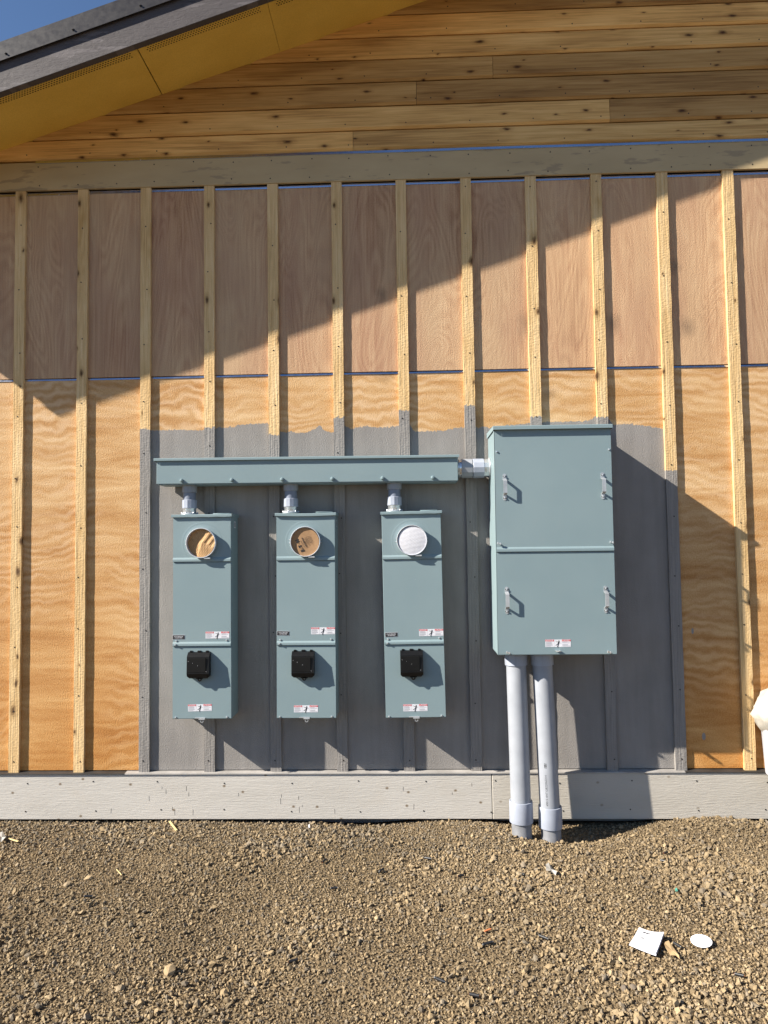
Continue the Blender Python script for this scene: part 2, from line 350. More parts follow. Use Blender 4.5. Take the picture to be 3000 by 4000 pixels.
def text_mesh(body, size, align='CENTER', bold=0.):
    cu = bpy.data.curves.new('t', 'FONT'); cu.body = body; cu.size = size; cu.align_x = align; cu.align_y = 'CENTER'
    cu.resolution_u = 3; cu.offset = bold
    o = bpy.data.objects.new('t', cu); me = bpy.data.meshes.new_from_object(o)
    bpy.data.objects.remove(o); bpy.data.curves.remove(cu); return me
def text_into(bm, body, size, x, z, y=0., align='CENTER', ang=0., sx=1., bold=0.):
    me = text_mesh(body, size, align, bold); n0 = len(bm.verts); bm.from_mesh(me); bpy.data.meshes.remove(me)
    bm.verts.ensure_lookup_table(); c, s = math.cos(ang), math.sin(ang)
    for v in bm.verts[n0:]:
        px, pz = v.co.x*sx, v.co.y; v.co = Vector((x+px*c-pz*s, y, z+px*s+pz*c))
    return bm
def quad(bm, x0, x1, z0, z1, y=0.):
    return bm.faces.new([bm.verts.new(q) for q in ((x0, y, z0), (x1, y, z0), (x1, y, z1), (x0, y, z1))])
def qrot(bm, pts, y=0.): return bm.faces.new([bm.verts.new((x, y, z)) for x, z in pts])

# ------------------------------------------------------------------ ground
SW = [(rng.uniform(2.5, 11), rng.uniform(0, 6.28), rng.uniform(0, 6.28), rng.uniform(.4, 1.)) for _ in range(14)]
def gz(x, y):
    x = np.asarray(x, float); y = np.asarray(y, float); h = 0*x
    for k, a, ph, w in SW: h = h + .0145*w/(k**.5)*np.sin(k*(x*np.cos(a)+y*np.sin(a))+ph)
    near = np.exp(-((x-2.4)/7)**4-((y+1)/5)**4); h = h*near
    h = h - .004*np.exp(-(y/.10)**2)*near
    h = h - .050*np.exp(-(((x-3.45)/.33)**2+((y+.13)/.13)**2))
    h = h + .020*np.exp(-(((x-4.12)/.25)**2+((y+.10)/.11)**2)) + .012*np.exp(-(((x-2.85)/.3)**2+((y+.25)/.15)**2))
    return np.where(y > .036, -.06, h-.002)
xs = np.concatenate([[-200, -60, -20, -8, -4], np.arange(-2, 7.51, .03), [9, 14, 30, 80, 200]])
ys = np.concatenate([[-200, -60, -20, -8, -4.6], np.arange(-3.4, .0, .03), [0., .034, .045, .3, 4, 20, 200]])
X, Y = np.meshgrid(xs, ys); nx, ny = len(xs), len(ys)
gv = np.stack([X, Y, gz(X, Y)], -1).reshape(-1, 3)
ii = (np.arange(ny-1)[:, None]*nx+np.arange(nx-1)[None]).ravel()
me = bpy.data.meshes.new('ground'); me.from_pydata(gv.tolist(), [], np.stack([ii, ii+1, ii+nx+1, ii+nx], -1).tolist())
me.polygons.foreach_set('use_smooth', [True]*len(me.polygons))
obj('ground', me, 'ground', kind='structure')

def stone_field(name, n, smin, smax, base, faces, region, flat=.7, embed=.25, label=None, power=2.2):
    bv = np.array(base, float); bf = np.array(faces); nv, nf = len(bv), len(bf)
    x = rng.uniform(region[0], region[1], n); y = rng.uniform(region[2], region[3], n)
    clump = .5+.5*np.sin(3.1*x+1.3*np.sin(2.3*y))*np.sin(4.3*y+1.7*np.sin(1.9*x))
    s = smin+(smax-smin)*rng.random(n)**power
    s = s*(.62+.62*clump*(.6+.4*np.sin(7.3*x+2.*np.sin(5.1*y))*np.sin(6.1*y+x))+.12*rng.random(n))
    sc = s[:, None]*np.stack([rng.uniform(.75, 1.25, n), rng.uniform(.65, 1., n), rng.uniform(.5, .85, n)*flat/.7], -1)
    q = rng.normal(size=(n, 4)); q[:, 1:3] *= .8; q /= np.linalg.norm(q, axis=1)[:, None]
    w, a, b, c = q.T
    R = np.stack([1-2*(b*b+c*c), 2*(a*b-c*w), 2*(a*c+b*w), 2*(a*b+c*w), 1-2*(a*a+c*c), 2*(b*c-a*w), 2*(a*c-b*w), 2*(b*c+a*w), 1-2*(a*a+b*b)], -1).reshape(n, 3, 3)
    V = bv[None]*rng.uniform(.55, 1.35, (n, nv, 1))*rng.uniform(.8, 1.2, (n, nv, 3))*sc[:, None, :]
    V = np.einsum('nij,nvj->nvi', R, V)*.5
    z = gz(x, y)+s*(.5-embed)*flat*.6+rng.uniform(0, .6, n)*s*.5
    V += np.stack([x, y, z], -1)[:, None, :]
    F = (bf[None]+(np.arange(n)*nv)[:, None, None]).reshape(-1, 3)
    me = bpy.data.meshes.new(name)
    me.vertices.add(n*nv); me.vertices.foreach_set('co', V.reshape(-1).astype(np.float32))
    me.loops.add(n*nf*3); me.loops.foreach_set('vertex_index', F.reshape(-1).astype(np.int32))
    me.polygons.add(n*nf); me.polygons.foreach_set('loop_start', np.arange(0, n*nf*3, 3, dtype=np.int32))
    me.update(calc_edges=True); me.shade_flat()
    pal = np.array([(.31, .228, .130), (.275, .200, .112), (.335, .255, .153), (.25, .188, .112), (.295, .228, .145), (.235, .190, .135), (.35, .262, .155)])
    col = pal[rng.integers(0, len(pal), n)]*rng.uniform(.72, 1.04, (n, 1))
    col = col*(.97+.13*np.sin(1.9*x+1.1*np.sin(2.7*y)+.4)*np.sin(2.2*y+1.4*np.sin(1.3*x))+.05*np.sin(5.3*x+3*y))[:, None]
    grey = (rng.random(n) < np.where(y > -.45, .40, .06)) & (x < 3.0)
    col[grey] = np.array([.205, .168, .120])*rng.uniform(.7, 1.15, (grey.sum(), 1))
    ca = me.color_attributes.new('tint', 'FLOAT_COLOR', 'POINT')
    ca.data.foreach_set('color', np.repeat(np.concatenate([col, np.ones((n, 1))], 1), nv, 0).reshape(-1).astype(np.float32))
    return me
bm = bmesh.new(); bmesh.ops.create_icosphere(bm, subdivisions=1, radius=1.); bm.verts.ensure_lookup_table()
ICO = [tuple(v.co) for v in bm.verts]; ICOF = [[v.index for v in f.verts] for f in bm.faces]; bm.free()
CUB = [(x, y, z) for x in (-.72, .72) for y in (-.72, .72) for z in (-.72, .72)]
CUBF = [(0, 1, 3), (0, 3, 2), (4, 6, 7), (4, 7, 5), (0, 4, 5), (0, 5, 1), (2, 3, 7), (2, 7, 6), (0, 2, 6), (0, 6, 4), (1, 5, 7), (1, 7, 3)]
OCT = [(1, 0, 0), (-1, 0, 0), (0, 1, 0), (0, -1, 0), (0, 0, 1), (0, 0, -1)]
OCTF = [(0, 2, 4), (2, 1, 4), (1, 3, 4), (3, 0, 4), (2, 0, 5), (1, 2, 5), (3, 1, 5), (0, 3, 5)]
parts = [stone_field('g', 17000, .012, .033, ICO, ICOF, (-.9, 5.6, -2.5, -.005)), stone_field('g', 62000, .008, .017, CUB, CUBF, (-.7, 5.4, -2.3, -.005), power=1.4),
         stone_field('g', 80000, .004, .009, OCT, OCTF, (-.5, 5.1, -2.15, -.01), power=1.2)]
bm = None
gnames = ['gravel', 'gravel', 'gravel']
gl = ['loose tan and grey crushed gravel covering the ground before the wall', 'fine tan gravel chips between the bigger stones', 'sandy grit filling the gaps in the gravel']
for me, l in zip(parts, gl):
    tag(obj('gravel', me, 'stone', kind='stuff'), l, 'gravel')

# ------------------------------------------------------------------ the building
S = .4064; SL = .3265
zs = lambda x: 4.275+SL*x                          # underside of the raked soffit
XL, XR = -.85, 7.0
bld = thing('building', 'unfinished wood-clad gable wall with battens, plywood sheets, cedar boards and raked eave', 'building')
obj('sheathing', box(XL, XR, .02, .10, .0, 4.2), 'sheath', bld)
bm = bmesh.new(); poly_prism([(XL, 4.2), (XR, 4.2), (XR, zs(XR)+.1), (XL, zs(XL)+.1 if zs(XL)+.1 > 4.2 else 4.21)], .02, .10, bm); obj('gable_sheathing', bm, 'sheath', bld)
obj('foundation', box(XL+.02, XR, .035, .25, -.5, .06), 'concrete', bld)
obj('side_wall', box(XL, XL+.1, .101, 3.5, .0, 4.0), 'ply_lo', bld)
# plywood sheets: seams hidden under every third batten
seams = [XL] + [S*i for i in (-1, 2, 5, 8, 11, 14)] + [XR]
for a, b in zip(seams[:-1], seams[1:]):
    obj('plywood_sheet', box(a+.001, b-.001, 0, .012, .302, 2.733, .0012), 'ply_lo', bld)
    obj('plywood_sheet', box(a+.001, b-.001, 0, .012, 2.749, 3.958, .0012), 'ply_up', bld)
# metal flashing in the seams
def strip(z0, z1, y0, y1, name='flashing', mat='flash', x0=XL, x1=XR):
    bm = bmesh.new(); n = 24; r = random.Random(int(z0*1000))
    row = []
    for i in range(n+1):
        x = x0+(x1-x0)*i/n; d = r.uniform(-.0012, .0012)
        row.append((bm.verts.new((x, y0, z0+d)), bm.verts.new((x, y1, z1+d)), bm.verts.new((x, y1+.004, z1+d)), bm.verts.new((x, y0+.006, z0-.002+d))))
    for a, b in zip(row[:-1], row[1:]):
        for k in range(4): bm.faces.new((a[k], b[k], b[(k+1) % 4], a[(k+1) % 4]))
    bm.faces.new(row[0]); bm.faces.new(row[-1][::-1]); return obj(name, bm, mat, bld)
strip(2.733, 2.744, -.004, .001)
strip(3.940, 3.9565, -.0050, -.0035)
strip(4.1390, 4.1555, -.0305, -.0275, x0=.1)
# battens
PT = {2: 2.413, 3: 2.413, 4: 2.359, 5: 2.463, 6: 2.497, 7: 2.52, 8: 2.443, 9: 2.432, 10: 2.10}
r = random.Random(5)
nail = mesh_of(tube((0, .002, 0), (0, -.0012, 0), .0042, n=8))
nail.materials.append(M['nail'])
for i in range(-1, 17):
    bm = bmesh.new(); n = 70; w = .033+r.uniform(-.001, .001); rows = []; x0 = S*i; lean = r.uniform(-.002, .002)
    zb = .2915+r.uniform(-.004, .003)
    for k in range(n+1):
        z = zb+(3.9635-zb)*k/n; j = lambda a=.0009: r.uniform(-a, a); o = lean*(k/n-.5)
        rows.append([bm.verts.new((o-w+j(), -.0005, z)), bm.verts.new((o-w+j(), -.0192+j(.0005), z)), bm.verts.new((o+w+j(.0012), -.0192+j(.0005), z)), bm.verts.new((o+w+j(), -.0005, z))])
    for a, b in zip(rows[:-1], rows[1:]):
        for k in range(4): bm.faces.new((a[k], b[k], b[(k+1) % 4], a[(k+1) % 4]))
    bm.faces.new(rows[0]); bm.faces.new(rows[-1][::-1])
    bt = obj('batten', bm, 'batten', bld, loc=(x0, 0, 0), paint_top=PT.get(i, -1.))
    if -1 < i < 13:
        z = zb+.07
        while z < 3.95:
            obj('nail', nail, 'nail', bt, loc=(r.uniform(-.012, .012), -.0197, z)); z += r.uniform(.30, .42)
# frieze board
frz = obj('frieze_board', box(XL-.03, XR, -.0245, -.006, 3.9645, 4.147, .002), 'frieze', bld)
x = .12
while x < 5.4:
    for dz in (.03, .15): obj('nail', nail, 'nail', frz, loc=(x+r.uniform(-.01, .01), -.0247, 3.9645+dz+r.uniform(-.006, .006)))
    x += .25
# cedar boards
rows = [4.150, 4.298, 4.454, 4.611, 4.760, 4.906, 5.050, 5.195, 5.34, 5.485, 5.63, 5.775, 5.92]
joints = {0: [2.14], 1: [3.756], 2: [2.546], 3: [3.032]}
for k, (z0, z1) in enumerate(zip(rows[:-1], rows[1:])):
    z0 = z0+.0135 if k == 0 else z0
    xa = max(XL, (z0-4.275)/SL-.12); cuts = [xa]+joints.get(k, [])+[XR]
    if xa > XR-.3: continue
    for a, b in zip(cuts[:-1], cuts[1:]):
        bm = bmesh.new(); prof = [(.018, z0), (-.0125, z0+.0005), (-.0240, z0+.015), (-.0165, z1-.0095), (-.002, z1-.0085), (.018, z1+.002)]
        d = .0012; va = [bm.verts.new((a+d, y, z)) for y, z in prof]; vb = [bm.verts.new((b-d, y, z)) for y, z in prof]
        bm.faces.new(va); bm.faces.new(vb[::-1])
        for q in range(6): bm.faces.new((va[q], vb[q], vb[(q+1) % 6], va[(q+1) % 6]))
        sb = obj('siding_board', bm, 'cedar', bld)
        x = a+.09 if a > xa+.01 else xa+.5
        while x < min(b, 5.4): obj('nail', nail, 'nail', sb, loc=(x, -.0222, z0+.035)); x += .41+r.uniform(-.03, .03)
# skirt board and its drip ledge
obj('skirt_board', box(XL-.03, 2.931, -.030, .010, .016, .2855, .0025), 'skirt', bld)
obj('skirt_board', box(2.9345, XR, -.031, .010, .015, .2855, .0025), 'skirt2', bld)
for x in np.arange(.1, 5.2, .405):
    for dz in (.05, .22): obj('nail', nail, 'nail', bld.children[-2] if x < 2.93 else bld.children[-1], loc=(x+r.uniform(-.02, .02), -.0306-.0012*(x > 2.93), .016+dz+r.uniform(-.01, .01)))
rc = random.Random(21)
for k in range(20):
    x = rc.uniform(.55, 3.0); z = rc.uniform(.05, .24); l = rc.uniform(.012, .034)
    obj('surface_crack', box(-.0008, .0008, -.0005, 0, -l/2, l/2), 'dark', [o_ for o_ in bld.children if o_.name.startswith('skirt')][0 if x < 2.93 else 1], loc=(x, -.0300 if x < 2.93 else -.0310, z), rot=(0, rc.uniform(-.06, .06), 0))
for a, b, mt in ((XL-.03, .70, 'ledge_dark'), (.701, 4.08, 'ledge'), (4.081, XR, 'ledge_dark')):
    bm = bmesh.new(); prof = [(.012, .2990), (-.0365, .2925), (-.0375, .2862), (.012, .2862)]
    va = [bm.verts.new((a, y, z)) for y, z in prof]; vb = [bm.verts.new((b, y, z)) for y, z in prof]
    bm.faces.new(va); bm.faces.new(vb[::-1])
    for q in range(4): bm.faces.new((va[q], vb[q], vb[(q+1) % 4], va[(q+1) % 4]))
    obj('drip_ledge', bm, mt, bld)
# raked eave: soffit panels, fascia, drip edge, roof
RX0 = -1.42
sj = [RX0, -.616, .914, 1.679, 3.209, 3.974, 5.504, XR]
holes = bmesh.new()
for k, (a, b) in enumerate(zip(sj[:-1], sj[1:])):
    gap = .0035 if k == 2 else .001
    sp = obj('soffit_panel', box(a+gap, b-(.0035 if k == 1 else .001), -.555, .0-.0, 4.275+(.0015 if k % 2 else 0), 4.285, .0008, shear=SL), 'soffit', bld)
    bm = bmesh.new(); x = a+.05
    while x < b-.045 and b < 4.8:
        for q in range(4):
            xx = x+(q % 2)*.008; yy = -.432+q*.0145
            c = [(xx+.0045*math.cos(t), yy+.0045*math.sin(t)) for t in np.arange(6)*math.pi/3]
            bm.faces.new([bm.verts.new((px, py, zs(px)-.0008)) for px, py in c])
        x += .016
    if len(bm.verts): obj('vent_perforation', bm, 'hole', sp, kind='stuff')
    else: bm.free()
obj('fascia_board', box(RX0, XR, -.600, -.560, 4.275-.115, 4.275+.10, .002, shear=SL), 'fascia', bld)
obj('eave_fascia', box(RX0-.0, RX0+.04, -.558, 3.6, zs(RX0)-.10, zs(RX0)+.09, .002), 'fascia', bld)
bm = box(RX0-.11, XR, -.614, -.609, 4.275+.060, 4.275+.166, shear=SL)
bm = box(RX0-.11, XR, -.618, -.609, 4.275+.052, 4.275+.0585, bm=bm, shear=SL)
de = obj('drip_edge', bm, 'bronze', bld)
scr = bmesh.new(); tube((0, .001, 0), (0, -.002, 0), .008, n=12, bm=scr); tube((0, -.002, 0), (0, -.008, 0), .005, n=6, bm=scr); scr = mesh_of(scr); scr.materials.append(M['bronze'])
for k in range(-4, 14):
    x = .239+.381*k; obj('screw', scr, 'galv', de, loc=(x, -.614, zs(x)+.087))
obj('roof', box(RX0-.11, XR, -.608, 3.7, 4.275+.115, 4.275+.160, shear=SL), 'roof', bld)
obj('eave_trim', box(RX0-.115, RX0-.09, -.608, 3.7, zs(RX0-.11)+.045, zs(RX0-.11)+.113), 'bronze', bld)

# ------------------------------------------------------------------ equipment helpers
def screw_mesh(r=.006, h=.006):
    bm = lathe([(0.0001, -h), (r*.7, -h*.9), (r, -h*.35), (r, .0005), (.0001, .0005)], 10, axis='Y', close=False); return mesh_of(bm, 40)
SCREW = screw_mesh(); SCREW.materials.append(M['zinc'])
DOME = screw_mesh(.0115, .017); DOME.materials.append(M['powder'])
def warning_label(parent, x0, z0, y, w=.141, h=.040, rot=0., labels=True):
    """white danger sticker: red headers left and right, falling figure between"""
    c = obj('warning_label', box(0, w, -.0006, 0, 0, h), 'white', parent, loc=(x0, y, z0), rot=(0, rot, 0))
    c['label'] = 'white danger sticker with red headers and a falling figure'
    a, b = w*.342, w*.655; e = -.0010; f = -.0014
    for p, q, wd, tx, cx in ((.0008, a, 'DANGER', a*.56, a*.14), (b, w-.0008, 'PELIGRO', (b+w)/2+w*.022, b+w*.035)):
        bm = bmesh.new(); quad(bm, p, q, h*.76, h-.0006, e); obj('header_band', bm, 'red', c)
        bm = bmesh.new(); text_into(bm, wd, h*.22, tx, h*.875, f, bold=.0001); qrot(bm, [(cx-.0026, h*.80), (cx+.0026, h*.80), (cx, h*.94)], f); obj('lettering', bm, 'white', c)
    bm = bmesh.new(); rr = random.Random(3)
    for (p, q) in ((.003, a-.002), (b+.003, w-.003)):
        for k, zz in enumerate((.66, .55, .46, .33, .23, .12)):
            if k == 2 and p > .01: continue
            quad(bm, p, p+(q-p)*rr.uniform(.6, 1.), h*zz-.0006, h*zz+.0006, e)
    quad(bm, a-.0002, a+.0003, .001, h-.001, e); quad(bm, b-.0005, b-.0001, .001, h-.001, e)
    obj('small_print', bm, 'greyink', c, kind='stuff')
    bm = bmesh.new(); cx, cz, k = (a+b)/2, h*.5, h/.040
    P = lambda L: [(cx+u*k, cz+v*k) for u, v in L]
    qrot(bm, [(cx+.0048*k+.0030*k*math.cos(t), cz+.0125*k+.0030*k*math.sin(t)) for t in np.arange(10)*.6283], f)
    qrot(bm, P([(.0008, .0085), (.0075, .0095), (.0060, -.0010), (.0005, -.0040), (-.0012, -.0015)]), f)
    for L in ([(.0060, .0095), (.0072, .0078), (.0150, .0005), (.0142, -.0006)], [(.0010, .0088), (.0012, .0068), (-.0095, .0075), (-.0095, .0090)],
              [(-.0002, -.0010), (.0018, -.0035), (-.0140, -.0128), (-.0148, -.0112)], [(.0018, -.0012), (.0050, -.0022), (-.0030, -.0268), (-.0046, -.0164)],
              [(-.0150, .0140), (-.0148, .0126), (-.0092, .0100), (-.0094, .0110)]): qrot(bm, P(L), f)
    obj('pictogram', bm, 'ink', c); return c
def black_label(parent, x0, z0, y, w=.074, h=.026, rot=0.):
    c = obj('seal_label', box(0, w, -.0006, 0, 0, h), 'white', parent, loc=(x0, y, z0), rot=(0, rot, 0)); c['label'] = 'small black sticker with white lettering and border'
    bm = bmesh.new(); quad(bm, .0012, w-.0012, .0012, h-.0012, -.0010); obj('field', bm, 'ink', c)
    bm = bmesh.new(); text_into(bm, 'DO NOT BREAK SEAL', h*.27, w/2, h*.64, -.0014, sx=.80, bold=.00012); text_into(bm, 'NO FUSES INSIDE', h*.27, w/2, h*.34, -.0014, sx=.80, bold=.00012)
    obj('lettering', bm, 'white', c); return c
def cover(w, z0, z1, yf, lip=.022, rnd=random.Random(2)):
    """pressed sheet cover with a rolled lip along its foot; y = yf is the cabinet front"""
    bm = bmesh.new(); h = w/2
    prof = [(yf+.002, z1), (yf-.0045, z1-.001), (yf-.005, z1-.004)]
    prof += [(yf-.005, z0+lip+.004), (yf-.010, z0+lip-.002), (yf-.0125, z0+lip-.008), (yf-.0125, z0+.003), (yf-.011, z0), (yf+.002, z0)] if lip else [(yf-.005, z0+.003), (yf-.0035, z0), (yf+.002, z0)]
    n = 16; rows = []
    for i in range(n+1):
        x = -h+w*i/n; rows.append([bm.verts.new((x, y, z)) for y, z in prof])
    for a, b in zip(rows[:-1], rows[1:]):
        for k in range(len(prof)-1): bm.faces.new((a[k], b[k], b[k+1], a[k+1]))
        bm.faces.new((a[-1], b[-1], b[0], a[0]))
    bm.faces.new(rows[0]); bm.faces.new(rows[-1][::-1]); return mesh_of(bm)

# ------------------------------------------------------------------ three meter cabinets
YB = -.0198
def meter_cabinet(xc, label, tilt, brk_x, wl, bl, wl2, side_sticker):
    t = thing('meter_cabinet', label, 'meter cabinet', (xc, YB, .655), (0, tilt, 0), 'tall grey meter cabinets hung on the wall')
    W, D, H = .350, .165, 1.205; yf = -D
    obj('cabinet_body', mesh_of(box(-W/2, W/2, yf+.0005, 0, 0.0, H-.004, .003, seg=2)), 'powder', t)
    hood = bmesh.new(); n = 8
    prof = [(0, H+.006), (yf-.016, H+.002), (yf-.0175, H-.001), (yf-.0175, H-.014), (yf-.0155, H-.0145), (yf-.0155, H-.0045), (0, H-.0035)]
    rows = []
    for i in range(n+1):
        x = -.1815+.363*i/n; sag = .004*math.sin(math.pi*i/n) if side_sticker == 2 else .0012*math.sin(3*i)
        rows.append([hood.verts.new((x, y, z-sag)) for y, z in prof])
    for a, b in zip(rows[:-1], rows[1:]):
        for k in range(7): hood.faces.new((a[k], b[k], b[(k+1) % 7], a[(k+1) % 7]))
    hood.faces.new(rows[0]); hood.faces.new(rows[-1][::-1])
    for s in (-1, 1): box(s*.1800-.0012, s*.1800+.0012, yf-.015, 0, H-.014, H+.001, bm=hood)
    hd = obj('hood', hood, 'powder', t)
    obj('hub_plate', mesh_of(box(.055, .158, -.13, -.03, H+.004, H+.0095, .002), 40), 'powder', hd)
    up = obj('upper_cover', cover(W-.004, .924, H-.006, yf), 'powder', t)
    # shallow pressed dish and collar around the meter opening
    obj('collar', mesh_of(lathe([(.124, -.0050), (.120, -.0054), (.116, -.0054), (.112, -.0050), (.112, -.0045), (.124, -.0045)], 64, axis='Y', at=(.001, yf, 1.036)), 50), 'powder', up)
    ring = obj('meter_ring', mesh_of(lathe([(.0825, -.004), (.0885, -.004), (.0885, -.0295), (.0895, -.031), (.0895, -.0345), (.0885, -.0358), (.0860, -.0358), (.0850, -.034), (.0850, -.006), (.0825, -.006)], 56, axis='Y', at=(.001, yf, 1.036)), 45), 'ring', t)
    for sx in (-1, 1):
        bm = tube((sx*.089, yf-.020, 1.048), (sx*.096, yf-.020, 1.048), .0035, n=8); tube((sx*.089, yf-.020, 1.028), (sx*.096, yf-.020, 1.028), .0035, n=8, bm=bm); obj('ring_stud', bm, 'galv', ring)
    bm = box(.020, .058, yf-.034, yf-.012, .9405, .949, .0015); tube((.022, yf-.024, .944), (.056, yf-.024, .944), .004, n=8, bm=bm); obj('ring_latch', bm, 'galv', ring)
    obj('middle_cover', cover(W-.004, .426, .9225, yf), 'powder', t)
    lo = obj('lower_cover', cover(W-.002, .0015, .4245, yf, 0), 'powder', t)
    for sx, zz in ((-.152, .458), (.148, .460), (-.155, .437), (-.155, .010), (.150, .011)):
        obj('screw', SCREW, 'zinc', t, loc=(sx, yf-.005-(.0078 if zz == .437 else 0), zz))
    # hasp with an eye below the lower edge
    bm = box(-.040, .022, yf-.012, yf-.005, .004, .0095, .001); box(-.015, .022, yf-.020, yf-.012, -.001, .004, .001, bm=bm)
    hs = obj('hasp', bm, 'galv', t); obj('eye', mesh_of(lathe([(.006, -.002), (.0105, -.002), (.0105, .002), (.006, .002)], 16, axis='Y', at=(.003, yf-.014, -.0085)), 40), 'galv', hs)
    # breaker cover: flat black flap, hinged above, chamfered below
    bw, z0, z1 = .132, .243, .393; bx = brk_x
    bm = bmesh.new()
    prof = [(yf-.005, z1), (yf-.020, z1-.003), (yf-.041, z1-.024), (yf-.047, z0+.028), (yf-.040, z0+.006), (yf-.034, z0), (yf-.005, z0)]
    h = bw/2; c = .012
    def row(x, ins): return [bm.verts.new((bx+x, y, max(z, z0+ins) if z < .3 else z)) for y, z in prof]
    rows = [row(-h, c), row(-h+c, 0), row(h-c, 0), row(h, c)]
    for a, b in zip(rows[:-1], rows[1:]):
        for k in range(7): bm.faces.new((a[k], b[k], b[(k+1) % 7], a[(k+1) % 7]))
    bm.faces.new(rows[0]); bm.faces.new(rows[-1][::-1])
    bc = obj('breaker_cover', bm, 'black', t)
    bm = box(bx-h+.002, bx+h-.018, yf-.049, yf-.046, z0+.034, z1-.028, .002); obj('flap_panel', bm, 'black_matt', bc, loc=(0, .001, 0))
    for q, ww in ((-.049, .016), (0., .022), (.046, .016)):
        bm = box(bx+q-ww/2, bx+q+ww/2, yf-.018, yf-.005, z1-.001, z1+.008, .002); obj('hinge', bm, 'black', bc)
    bm = lathe([(.005, -.003), (.013, -.003), (.013, .003), (.005, .003)], 12, axis='Y', at=(bx+.008, yf-.033, z0-.006)); box(bx-.012, bx+.028, yf-.036, yf-.03, z0-.004, z0+.006, bm=bm); obj('latch_tab', bm, 'black', bc)
    for (u, v) in ((-.03, .09), (.0, .075), (-.055, .10), (.05, .04)):
        obj('fleck', mesh_of(box(bx+u-.0012, bx+u+.0012, yf-.0496, yf-.0490, z0+v, z0+v+.002)), 'white', bc)
    warning_label(t, wl[0], wl[1], yf-.0052, rot=wl[2]); black_label(t, bl[0], bl[1], yf-.0052, rot=bl[2]); warning_label(t, wl2[0], wl2[1], yf-.0052, rot=wl2[2])
    if side_sticker:
        st = obj('side_sticker', box(W/2+.0002, W/2+.0008, -.10, -.060, 1.125, 1.165), 'white', t)
        bm = bmesh.new()
        for yy in (-.095, -.085, -.074):
            f = bm.faces.new([bm.verts.new(q) for q in ((W/2+.0012, yy, 1.130), (W/2+.0012, yy+.006, 1.130), (W/2+.0012, yy+.006, 1.160), (W/2+.0012, yy, 1.160))])
        obj('print', bm, 'ink', st)
    return t
C1, C2, C3 = 1.2215, 1.8395, 2.481
meter_cabinet(C1, 'grey meter cabinet with crumpled brown cardboard in its ring, leftmost of the three', rad(.05), -.0125, (1.244-C1, .471, 0), (1.046-C1, .467, 0), (1.140-C1, .045, rad(-1.2)), 1)
meter_cabinet(C2, 'grey meter cabinet with printed brown cardboard disc in its ring, between the other two', rad(.2), -.015, (1.870-C2, .490, 0), (1.667-C2, .485, rad(1.5)), (1.767-C2, .036, rad(-.3)), 2)
meter_cabinet(C3, 'grey meter cabinet with white padded disc in its ring, nearest the big cabinet', rad(-.5), -.017, (2.512-C3, .473, 0), (2.312-C3, .471, rad(-1)), (2.409-C3, .039, 0), 0)

# fillings of the three rings
YF = YB-.165
def disc_mesh(r, fn, n=48, m_=14, th=.002):
    bm = bmesh.new(); rows = []
    for k in range(1, m_+1):
        rr = r*k/m_; rows.append([bm.verts.new((rr*math.cos(2*math.pi*i/n), fn(rr*math.cos(2*math.pi*i/n), rr*math.sin(2*math.pi*i/n)), rr*math.sin(2*math.pi*i/n))) for i in range(n)])
    c = bm.verts.new((0, fn(0, 0), 0))
    for i in range(n): bm.faces.new((c, rows[0][i], rows[0][(i+1) % n]))
    for a, b in zip(rows[:-1], rows[1:]):
        for i in range(n): bm.faces.new((a[i], b[i], b[(i+1) % n], a[(i+1) % n]))
    back = [bm.verts.new((v.co.x, v.co.y+th, v.co.z)) for v in rows[-1]]
    for i in range(n): bm.faces.new((rows[-1][i], back[i], back[(i+1) % n], rows[-1][(i+1) % n]))
    bm.faces.new(back); return bm
def crumple(x, z):
    # facets meeting along a few folds: the torn half sinks back, the flap folds forward
    a = .026*min(1., max(0, (-x*.80+z*.30+.006)/.030)); b = .012*abs((x*.55+z*.83+.004)/.08)**.8; c = .010*max(0, (x*.62-z*.78-.012)/.08)
    rip = .0022*math.sin(95*(x*.8-z*.6)*2) if x*.5+z*.86 > .012 else .0004*math.sin(400*x)
    return min(-.0088+.0012*math.sin(90*x+70*z), -.031+a+b*.8-c*.6-rip+.0025*math.sin(60*x+40*z))
t = tag(obj('crumpled_cardboard', mesh_of(disc_mesh(.0835, crumple, 56, 22)), 'card_a', loc=(C1+.002, YF, 1.691)), 'crumpled brown corrugated cardboard stuffed into the left meter ring', 'cardboard', 'fillers in the meter rings')
dp = thing('cardboard_disc', 'flat brown cardboard disc with black printed lettering in the middle meter ring', 'cardboard', (C2+.003, YF, 1.6885), (rad(1.5), 0, rad(-2)), 'fillers in the meter rings')
obj('disc', mesh_of(disc_mesh(.0835, lambda x, z: -.0245+.0008*math.sin(45*x), 56, 8)), 'card_b', dp)
bm = bmesh.new(); A = rad(117.5); dx, dz = math.cos(A), math.sin(A); ux, uz = -dz, dx
def place(body, size, u, v, bold=0., sx=1.):     # u along the baseline, v towards the letter tops
    text_into(bm, body, size, u*dx+v*ux-.002, u*dz+v*uz-.006, -.0268, ang=A, bold=bold, sx=sx)
for ch, u in (('E', -.032), ('T', -.003), ('N', .031)): place(ch, .0255, u, .030, .0016)
for u, v in ((-.019, .0245), (-.0135, .0245), (-.0163, .0300), (.0125, .0305)):
    qrot(bm, [((u+.0025*math.cos(q))*dx+(v+.0025*math.sin(q))*ux-.002, (u+.0025*math.cos(q))*dz+(v+.0025*math.sin(q))*uz-.006) for q in np.arange(8)*.7854], -.0268)
place('WIREMAN', .0135, .004, -.001, .0004)
obj('lettering', bm, 'ink', dp)
bm = bmesh.new(); rr = random.Random(9)
